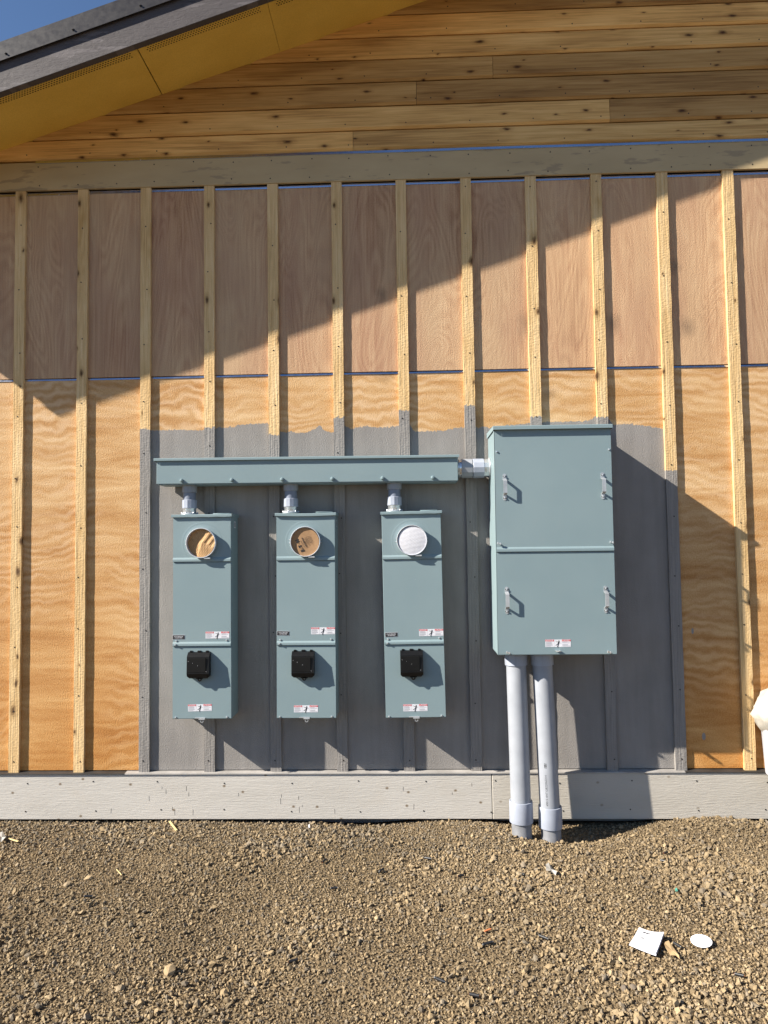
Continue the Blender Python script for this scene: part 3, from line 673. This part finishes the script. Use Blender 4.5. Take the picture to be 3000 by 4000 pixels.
for v, l in ((.013, .044), (-.012, .042), (-.0165, .05), (-.021, .05), (-.027, .042), (-.035, .048), (-.041, .045), (-.047, .036)):
    u = -l/2+.004
    while u < l/2:
        w = rr.uniform(.003, .007)
        P = lambda a, b: ((a)*dx+(b)*ux-.002, (a)*dz+(b)*uz-.006)
        qrot(bm, [P(u, v-.0009), P(u+w, v-.0009), P(u+w, v+.0009), P(u, v+.0009)], -.0267); u += w+.0014
obj('small_print', bm, 'ink', dp)
tag(obj('padded_disc', mesh_of(disc_mesh(.0845, lambda x, z: -.031-.0045*(1-(x*x+z*z)/.0071)+.0003*math.sin(400*z)*math.sin(330*x), 64, 30), 60), 'pad', loc=(C3-.0045, YF, 1.6875)), 'round white ribbed foam disc filling the right meter ring', 'foam disc', 'fillers in the meter rings')

# ------------------------------------------------------------------ wireway trough
wt = thing('wireway', 'long grey metal wireway trough running above the three meter cabinets', 'wireway', (1.847, YB, 2.046), (0, rad(.28), 0))
L = .9075
obj('trough_body', mesh_of(box(-L, L, -.148, 0, 0, .146, .003, seg=2)), 'powder', wt)
obj('front_cover', mesh_of(box(-L+.002, L-.002, -.153, -.1485, -.001, .142, .002)), 'powder', wt)
bm = bmesh.new(); prof = [(0, .160), (-.166, .153), (-.1675, .150), (-.1675, .138), (-.1655, .1375), (-.1655, .1475), (0, .1475)]
va = [bm.verts.new((-L-.012, y, z)) for y, z in prof]; vb = [bm.verts.new((L+.006, y, z)) for y, z in prof]
bm.faces.new(va); bm.faces.new(vb[::-1])
for q in range(7): bm.faces.new((va[q], vb[q], vb[(q+1) % 7], va[(q+1) % 7]))
box(-L-.012, -L-.0105, -.164, 0, .136, .151, bm=bm); obj('hood', bm, 'powder', wt)
for x in (1.0945, 1.399, 1.7025, 2.004, 2.304, 2.603): obj('knob_screw', DOME, 'powder', wt, loc=(x-1.847, -.153, .0185))
obj('bottom_lip', box(-L+.01, L-.01, -.146, -.01, -.006, -.0006), 'powder', wt)

# ------------------------------------------------------------------ short conduit nipples
def nipple(x, label):
    t = thing('conduit_nipple', label, 'conduit', (x, -.100, 1.868), group='short conduits between wireway and meter cabinets')
    obj('flange', mesh_of(lathe([(.0001, -.004), (.050, -.004), (.052, .001), (.050, .005), (.0001, .005)], 28, close=False), 40), 'galv', t)
    hb = obj('hub', mesh_of(lathe([(.0001, .004), (.0395, .004), (.0395, .030), (.041, .032), (.041, .037), (.0001, .037)], 28, close=False), 40), 'zinc', t)
    for a in range(6): obj('hub_screw', SCREW, 'zinc', hb, loc=(.046*math.cos(a*1.047+.3), .046*math.sin(a*1.047+.3), .006), rot=(-math.pi/2, 0, 0))
    obj('lower_coupling', mesh_of(lathe([(.0001, .035), (.042, .035), (.0440, .038), (.0440, .085), (.042, .087), (.0001, .087)], 12, close=False), 20), 'pvc_lt', t)
    obj('pipe', mesh_of(tube((0, 0, .086), (0, 0, .135), .0372, n=32), 40), 'pvc_dk', t)
    obj('upper_coupling', mesh_of(lathe([(.0001, .132), (.042, .132), (.0445, .134), (.0445, .181), (.0001, .181)], 12, close=False), 20), 'pvc', t)
nipple(1.1205, 'short grey plastic conduit above the cabinet with crumpled cardboard')
nipple(1.7425, 'short grey plastic conduit above the cabinet with the printed disc')
nipple(2.3720, 'short grey plastic conduit above the cabinet with the white disc')
t = thing('cross_conduit', 'horizontal grey and steel conduit joining the wireway to the big cabinet', 'conduit', (2.755, -.100, 2.1205))
def lx(prof, n=32, sm=40): return mesh_of(lathe([(r_, h_) for r_, h_ in prof], n, axis='X', close=False), sm)
obj('steel_nipple', lx([(.0001, -.003), (.054, -.003), (.054, .004), (.050, .006), (.0535, .010), (.0535, .026), (.0001, .026)]), 'zinc', t)
obj('left_coupling', lx([(.0001, .023), (.0565, .023), (.0575, .025), (.0575, .088), (.0555, .090), (.0001, .090)], 12, 20), 'pvc', t)
obj('right_coupling', lx([(.0001, .093), (.057, .093), (.0585, .095), (.0585, .157), (.057, .159), (.0001, .159)], 12, 20), 'pvc_lt', t)
obj('hub', lx([(.0001, .158), (.0555, .158), (.0555, .190), (.0001, .190)], 12, 20), 'zinc', t)
obj('flange', lx([(.0001, .188), (.0620, .188), (.0635, .191), (.0620, .1965), (.0001, .1965)]), 'galv', t)

# ------------------------------------------------------------------ the big cabinet
bc = thing('large_cabinet', 'large grey two-door metal cabinet with four pull handles at the right', 'electrical cabinet', (3.2815, YB, 1.032), (0, rad(.12), 0))
W, D, H = .664, .3, 1.298; yf = -D
obj('cabinet_body', mesh_of(box(-W/2, W/2, yf+.0005, 0, 0, H-.006, .004, seg=2)), 'powder', bc)
bm = bmesh.new(); prof = [(0, H+.012), (yf-.024, H+.004), (yf-.0255, H+.001), (yf-.0255, H-.017), (yf-.0235, H-.0175), (yf-.0235, H-.002), (0, H-.004)]
va = [bm.verts.new((-W/2-.007, y, z)) for y, z in prof]; vb = [bm.verts.new((W/2+.004, y, z)) for y, z in prof]
bm.faces.new(va); bm.faces.new(vb[::-1])
for q in range(7): bm.faces.new((va[q], vb[q], vb[(q+1) % 7], va[(q+1) % 7]))
for x in (-W/2-.006, W/2+.003): box(x-.0009, x+.0009, yf-.022, 0, H-.02, H+.003, bm=bm)
obj('hood', bm, 'powder', bc)
dr = []
dr.append(obj('door', cover(W-.004, .582, H-.008, yf, .024), 'powder', bc)); dr.append(obj('door', cover(W-.002, .002, .580, yf, 0), 'powder', bc))
obj('side_flange', mesh_of(box(-W/2-.0025, -W/2-.0002, yf-.004, yf+.022, .003, H-.02, .001), 40), 'powder', bc)
def handle(door, x, z0, z1):
    bm = bmesh.new(); w = .0105; y = yf-.005; n = 0
    prof = [(y, z1+.010), (y-.0025, z1+.010), (y-.0025, z1-.010), (y-.028, z1-.017), (y-.031, z1-.021), (y-.031, z0+.021), (y-.028, z0+.017), (y-.0025, z0+.010), (y-.0025, z0-.010), (y, z0-.010),
            (y, z0+.0125), (y-.025, z0+.0195), (y-.028, z0+.023), (y-.028, z1-.023), (y-.025, z1-.0195), (y, z1-.0125)]
    va = [bm.verts.new((x-w, q, z)) for q, z in prof]; vb = [bm.verts.new((x+w, q, z)) for q, z in prof]
    for k in range(len(prof)):
        j = (k+1) % len(prof); bm.faces.new((va[k], vb[k], vb[j], va[j]))
    for va_ in (va, vb[::-1]):
        for k in (0, 1, 2, 3, 4, 5, 6, 7):
            pass
    m_ = len(prof)
    pairs = [(0, 15), (1, 15), (2, 15), (3, 14), (4, 13), (5, 12), (6, 11), (7, 10), (8, 10), (9, 10)]
    for vv in (va, vb):
        for (a, b), (c, d) in zip(pairs[:-1], pairs[1:]):
            f = [vv[a], vv[c], vv[d], vv[b]]; u = []
            for q in f:
                if q not in u: u.append(q)
            if len(u) > 2: bm.faces.new(u)
    tube((x, y, z1+.010), (x, y-.0025, z1+.010), w, n=16, bm=bm); tube((x, y, z0-.010), (x, y-.0025, z0-.010), w, n=16, bm=bm)
    hd = obj('handle', bm, 'galv', door)
    for z in (z0-.006, z1+.006): obj('screw', SCREW, 'zinc', hd, loc=(x, y-.0024, z))
for d_, za, zb in ((0, 1.925-1.032, 2.044-1.032), (1, 1.281-1.032, 1.401-1.032)):
    for x in (3.005-3.2825, 3.560-3.2825): handle(dr[d_], x, za+.004, zb-.004)
wing = bmesh.new(); tube((0, 0, 0), (0, -.016, 0), .0045, n=10, bm=wing); box(-.011, -.003, -.018, -.010, -.004, .008, .001, bm=wing); box(.003, .011, -.018, -.010, -.008, .004, .001, bm=wing); wing = mesh_of(wing); wing.materials.append(M['zinc'])
for x, z, mm in ((2.964, 2.188, SCREW), (3.601, 2.191, SCREW), (2.966, 1.664, wing), (3.598, 1.664, wing), (3.005, 1.049, wing), (3.568, 1.049, wing)):
    obj('stud' if mm is wing else 'screw', mm, 'zinc', bc, loc=(x-3.2825, yf-.005, z-1.032))
bm = box(-.014, .014, yf-.032, yf-.005, .0245, .0285, .001); lathe([(.006, -.002), (.014, -.002), (.014, .002), (.006, .002)], 14, bm=bm, axis='Z', at=(.001, yf-.036, .0265)); obj('latch_tab', bm, 'zinc', bc)
warning_label(bc, 3.216-3.2825, .046, yf-.0052, .142, .041)

# ------------------------------------------------------------------ two big plastic conduits
def conduit(xb, xt, yb, yt, cz, label, printed):
    zt = 1.035
    t = thing('pvc_conduit', label, 'conduit', (xb, yb, 0), group='grey plastic conduits rising from the gravel')
    P = lambda z: Vector(((xt-xb)*z/zt, (yt-yb)*z/zt, z))
    obj('pipe', mesh_of(tube(P(cz+.04), P(zt-.02), .0573, n=48), 40), 'pvc', t)
    bm = bmesh.new()
    cp = bmesh.new(); a, b = P(.958), P(1.031); tube(a, b, .0645, .0650, 48, cp); obj('upper_coupling', mesh_of(cp, 40), 'pvc_lt', t)
    for k in range(6):
        q = k*math.pi/3+.35; bm = box(-.001, .001, -.001, .001, .962, 1.030); obj('rib', bm, 'pvc', t.children[-1], loc=(P(1.).x+.0652*math.cos(q), P(1.).y+.0652*math.sin(q), 0))
    bm = bmesh.new(); z1 = cz+.118; o = P(cz+.06)
    lathe([(.0575, z1-.02), (.0600, z1), (.0655, z1-.001), (.0665, z1-.006), (.0675, cz+.004), (.0665, cz), (.0575, cz+.002)], 48, bm=bm, at=(o.x, o.y, 0)); obj('lower_coupling', mesh_of(bm, 40), 'pvc_lt', t)
    obj('stub', mesh_of(tube(P(-.25), P(cz+.03), .0568, n=48), 40), 'pvc_dirt', t)
    if printed:
        bm = bmesh.new(); z = .215
        def wrap(me_bm, ang, z0):       # stand text on end and bend it round the pipe
            for v in me_bm.verts:
                zz = z0+v.co.x; q = ang-v.co.z/.0577; c = P(zz); v.co = Vector((c.x+.0577*math.cos(q), c.y+.0577*math.sin(q), zz))
        text_into(bm, '49015 4NT12B220A2214', .0165, 0, 0, 0, 'LEFT'); wrap(bm, rad(-113), .175); 
        b2 = bmesh.new()
        for k, x in enumerate((0, .008, .013, .021)): quad(b2, x, x+.0045, -.007, .007)
        wrap(b2, rad(-113), .385)
        for bb, nm in ((bm, 'lettering'), (b2, 'bar_mark')): obj(nm, bb, 'ink', t.children[0])
conduit(3.077, 3.068, -.215, -.19, .072, 'left of the two grey plastic conduits below the large cabinet', False)
conduit(3.243, 3.218, -.215, -.19, .043, 'right of the two grey conduits, black print down its side', True)

# ------------------------------------------------------------------ white pail at the right edge
pl = thing('pail', 'white tapered pail hung on the wall at the right picture edge', 'pail', (4.640, -.155, .305))
obj('bucket', mesh_of(lathe([(.0001, 0), (.128, 0), (.135, .006), (.150, .27), (.154, .275), (.148, .277), (.130, .01), (.0001, .008)], 40, close=False), 40), 'pail', pl)
obj('hanger', box(-.03, .03, .10, .135, .10, .24, .002), 'galv', pl)
bm = bmesh.new(); bmesh.ops.create_icosphere(bm, subdivisions=4, radius=1.)
from mathutils import noise as mn
for v in bm.verts:
    c = v.co.copy(); k = 1+.16*mn.noise(c*1.6)+.10*mn.noise(c*3.7+Vector((3, 1, 2)))+.03*mn.noise(c*9.)
    e_ = 1-.38*abs(c.z)**1.2; v.co = Vector((c.x*.200*k*e_, max(-.2, min(.128, c.y*.165*k)), c.z*.22*k*(1. if c.z > 0 else .8)))
tag(obj('sack', mesh_of(bm, 60), 'sack', loc=(4.648, -.155, .652)), 'bulging crumpled white sack lying on top of the white pail', 'sack')

# ------------------------------------------------------------------ litter on the gravel
def gpos(px, py, lift=.008):
    p = on_ground(px, py, 0.)
    for _ in range(4): p = on_ground(px, py, float(gz(p[0], p[1]))+lift)
    return p
# folded instruction sheet
c4 = [gpos(2420+x/4.1475, 3600+y/4.1475, l) for x, y, l in ((160, 375, .022), (585, 530, .020), (720, 205, .026), (318, 112, .024))]
o = sum(c4)/4; pap = thing('instruction_sheet', 'folded white printed instruction sheet lying on the gravel', 'paper', tuple(o))
def sheet(lift, curl, shrink=0.):
    bm = bmesh.new(); n = 8; g = []
    for j in range(n+1):
        r_ = []
        for i in range(n+1):
            u, v = i/n, j/n; p = (1-v)*((1-u)*c4[0]+u*c4[1])+v*((1-u)*c4[3]+u*c4[2])-o
            p = p*(1-shrink); p[2] += lift+curl*math.sin(math.pi*u)*(.3+v)-.004*math.sin(3.1*v+u)
            r_.append(p)
        g.append(r_)
    lo_ = [[bm.verts.new((*q[:2], q[2]-.0006)) for q in r_] for r_ in g]; up_ = [[bm.verts.new(tuple(q)) for q in r_] for r_ in g]
    for j in range(n):
        for i in range(n):
            bm.faces.new((up_[j][i], up_[j][i+1], up_[j+1][i+1], up_[j+1][i])); bm.faces.new((lo_[j][i], lo_[j+1][i], lo_[j+1][i+1], lo_[j][i+1]))
    for k in range(n):
        for a, b in (((0, k), (0, k+1)), ((n, k), (n, k+1)), ((k, 0), (k+1, 0)), ((k, n), (k+1, n))):
            bm.faces.new((up_[a[0]][a[1]], up_[b[0]][b[1]], lo_[b[0]][b[1]], lo_[a[0]][a[1]]))
    return bm, g
bm, g = sheet(.006, -.006); obj('page', mesh_of(bm, 60), 'paper', pap)
bm, g2 = sheet(-.0005, -.004, -.03); obj('page', mesh_of(bm, 60), 'paper', pap)
def on_page(u, v):
    n = 8; i = min(int(u*n), n-1); j = min(int(v*n), n-1); a, b = u*n-i, v*n-j
    p = (1-b)*((1-a)*g[j][i]+a*g[j][i+1])+b*((1-a)*g[j+1][i]+a*g[j+1][i+1]); return Vector((p[0], p[1], p[2]+.0007))
bm = bmesh.new()
text_into(bm, 'SIEMENS', .085, .36, .845, 0, bold=.003)
for v in bm.verts: v.co = on_page(min(.98, max(.02, v.co.x)), min(.98, max(.02, v.co.z)))
obj('heading', bm, 'ink', pap)
bm = bmesh.new(); rr = random.Random(4)
def pline(u0, u1, v, h):
    n = 10
    for k in range(n):
        a, b = u0+(u1-u0)*k/n, u0+(u1-u0)*(k+1)/n
        bm.faces.new([bm.verts.new(on_page(*q)) for q in ((a, v-h), (b, v-h), (b, v+h), (a, v+h))])
for v in (.76, .72, .68, .64): pline(.24, rr.uniform(.5, .66), v, .006)
for v in (.42, .39, .36, .30, .26, .22): pline(.22, rr.uniform(.75, .9), v, .005)
obj('small_print', bm, 'greyink', pap)
bm = bmesh.new(); pline(.22, .93, .545, .011); pline(.26, .34, .56, .02); obj('rule_mark', bm, 'ink', pap)
# oval white lid
c = gpos(2420+1325/4.1475, 3600+315/4.1475, .014)
lid = thing('round_card', 'small round white printed card lying right of the instruction sheet', 'card', tuple(c), (rad(7), rad(-4), rad(-14)))
bm = bmesh.new(); tube((0, 0, 0), (0, 0, .0012), .041, n=40, bm=bm); obj('disc', bm, 'paper', lid)
bm = bmesh.new()
for x, y, w in ((.0, .012, .010), (.004, .006, .012), (-.012, .003, .006), (.014, -.002, .006)): bm.faces.new([bm.verts.new(q) for q in ((x, y, .0017), (x+w, y, .0017), (x+w, y+.0018, .0017), (x, y+.0018, .0017))])
obj('small_print', bm, 'greyink', lid)
# torn kraft scrap beside the sheet
def scrap(name, pxs, mat, label, cat, lift=.016, th=.002, curl=.004):
    ps = [gpos(x, y, lift) for x, y in pxs]; o_ = sum(ps)/len(ps); bm = bmesh.new()
    a = [bm.verts.new(tuple(p-o_+np.array([0, 0, th+curl*((k % 2)-.3)]))) for k, p in enumerate(ps)]; b = [bm.verts.new((v.co.x, v.co.y, v.co.z-th)) for v in a]
    ca = bm.verts.new((0, 0, th)); cb = bm.verts.new((0, 0, 0))
    for i in range(len(a)):
        j = (i+1) % len(a); bm.faces.new((ca, a[i], a[j])); bm.faces.new((cb, b[j], b[i])); bm.faces.new((a[i], b[i], b[j], a[j]))
    return tag(obj(name, bm, mat, loc=tuple(o_)), label, cat)
scrap('cardboard_scrap', [(2593, 3682), (2612, 3678), (2632, 3704), (2652, 3736), (2655, 3745), (2640, 3735), (2618, 3730), (2600, 3705)], 'kraft', 'torn brown cardboard scrap on the gravel beside the white instruction sheet', 'cardboard')
scrap('plastic_scrap', [(2131, 3375), (2143, 3376), (2158, 3392), (2176, 3410), (2170, 3417), (2150, 3408), (2133, 3398)], 'plastic', 'crinkled clear plastic scrap on the gravel below the right conduit', 'plastic scrap', .02, .001, .012)
scrap('plastic_scrap', [(-12, 3252), (10, 3258), (26, 3268), (22, 3280), (4, 3286), (-10, 3280)], 'plastic', 'crumpled white plastic scrap at the left picture edge', 'plastic scrap', .02, .001, .02)
scrap('paper_scrap', [(1205, 3222), (1209, 3222), (1210, 3234), (1204, 3236)], 'paper', 'tiny white paper scrap at the wall foot below the middle meter cabinet', 'paper scrap', .02, .001)
scrap('plastic_bit', [(2636, 3474), (2644, 3472), (2648, 3482), (2640, 3487)], 'teal', 'tiny teal plastic bit on the gravel right of the conduits', 'plastic bit', .012, .003)
def stick(name, a, b, w, mat, label, cat, lift=.018):
    p, q = Vector(gpos(*a, lift)), Vector(gpos(*b, lift)); d = q-p; L_ = d.length
    bm = box(-L_/2, L_/2, -w/2, w/2, -.002, .002, .0008)
    for v in bm.verts: v.co.y *= 1-.25*abs(v.co.x/L_)
    return tag(obj(name, bm, mat, loc=tuple((p+q)/2), rot=(0, -math.atan2(d.z, math.hypot(d.x, d.y)), math.atan2(d.y, d.x))), label, cat)
stick('wood_sliver', (662, 3208), (690, 3244), .013, 'wood', 'pale yellow wood sliver at the wall foot left of the meter cabinets', 'wood sliver')
stick('wood_sliver', (268, 3228), (303, 3222), .014, 'wood_br', 'weathered brown wood sliver at the wall foot near the second batten', 'wood sliver')
stick('wood_sliver', (33, 3275), (72, 3287), .012, 'wood', 'pale wood sliver on the gravel near the left edge beside the white plastic', 'wood sliver')
stick('wood_splinter', (455, 3396), (475, 3418), .004, 'wood', 'thin pale splinter on the gravel below the third batten', 'splinter')
stick('orange_scrap', (1892, 3638), (1918, 3628), .010, 'orange', 'short orange plastic strip on the gravel left of the instruction sheet', 'plastic strip', .012)
CB = [(1265, 3362, 70, 'below the middle meter cabinet'), (1672, 3352, -35, 'left of the conduits, nearest the wall'), (1490, 3398, 55, 'below the right meter cabinet'), (1800, 3420, 25, 'below the conduits at the left'), (1305, 3468, 8, 'lower of the two under the middle meter cabinet'),
      (2036, 3412, -50, 'just left of the clear plastic scrap'), (2600, 3330, 40, 'on the mound right of the conduits'), (2592, 3362, -40, 'just under another one right of the conduits'), (1717, 3826, -25, 'lowest but one at the bottom centre'), (1853, 3886, -20, 'nearest the bottom edge of the picture'),
      (1905, 3684, 15, 'below the orange strip'), (2123, 3660, -45, 'halfway from the orange strip to the white sheet'), (2888, 3807, -35, 'near the bottom right corner'), (345, 3500, 10, 'near the left edge'), (2645, 3690, -60, 'under the torn cardboard scrap'), (1145, 3752, 25, 'at the bottom centre left of the others')]
for k, (px, py, an, wh) in enumerate(CB):
    p = gpos(px, py, .014); L_ = .030+.012*random.random(); r_ = .0058
    t = thing('cable_offcut', 'short black cable offcut on the gravel '+wh, 'cable offcut', tuple(p), (0, rad(random.uniform(-8, 8)), rad(an)), 'black cable offcuts scattered on the gravel')
    obj('sheath', mesh_of(tube((-L_/2, 0, 0), (L_/2, 0, 0), r_, n=14), 40), 'cable', t); obj('core', tube((-L_/2-.0025, 0, 0), (L_/2+.0025, 0, 0), r_*.55, n=10), 'copper' if k % 3 == 0 else 'zinc', t)
# a few bigger stones that stand out
BR = [(665, 3790, .062, 'largest tan stone, at the lower left'), (348, 3430, .045, 'broad flat tan stone below the third batten'), (468, 3862, .040, 'dark-sided stone at the lower left'), (2475, 3855, .030, 'round dark stone below the white sheet'), (545, 3918, .038, 'pale stone near the bottom edge at the left'), (1930, 3352, .036, 'stone left of the conduit stubs'), (265, 3455, .045, 'stone left of the broad flat one'), (2440, 3860, .034, 'stone beside the round dark one'), (2200, 3732, .036, 'knobbly stone left of and below the white sheet')]
for k, (px, py, s, wh) in enumerate(BR):
    p = gpos(px, py, s*.15); bm = bmesh.new(); rr = random.Random(40+k)
    for _ in range(26):
        d = Vector((rr.gauss(0, 1), rr.gauss(0, 1), rr.gauss(0, 1))).normalized(); bm.verts.new((d.x*s*.5*rr.uniform(.85, 1.15), d.y*s*.42, d.z*s*.32))
    bmesh.ops.convex_hull(bm, input=bm.verts[:])
    for v in [v for v in bm.verts if not v.link_faces]: bm.verts.remove(v)
    me = mesh_of(bm); ca = me.color_attributes.new('tint', 'FLOAT_COLOR', 'POINT'); c = (.34, .25, .145, 1) if 'tan' in wh else (.16, .13, .10, 1) if 'round dark' in wh else (.30, .23, .145, 1)
    ca.data.foreach_set('color', list(c)*len(me.vertices))
    tag(obj('stone', me, 'stone', loc=tuple(p), rot=(0, 0, rr.uniform(0, 3))), wh if 'stone' in wh else wh, 'stone', 'bigger stones in the gravel')
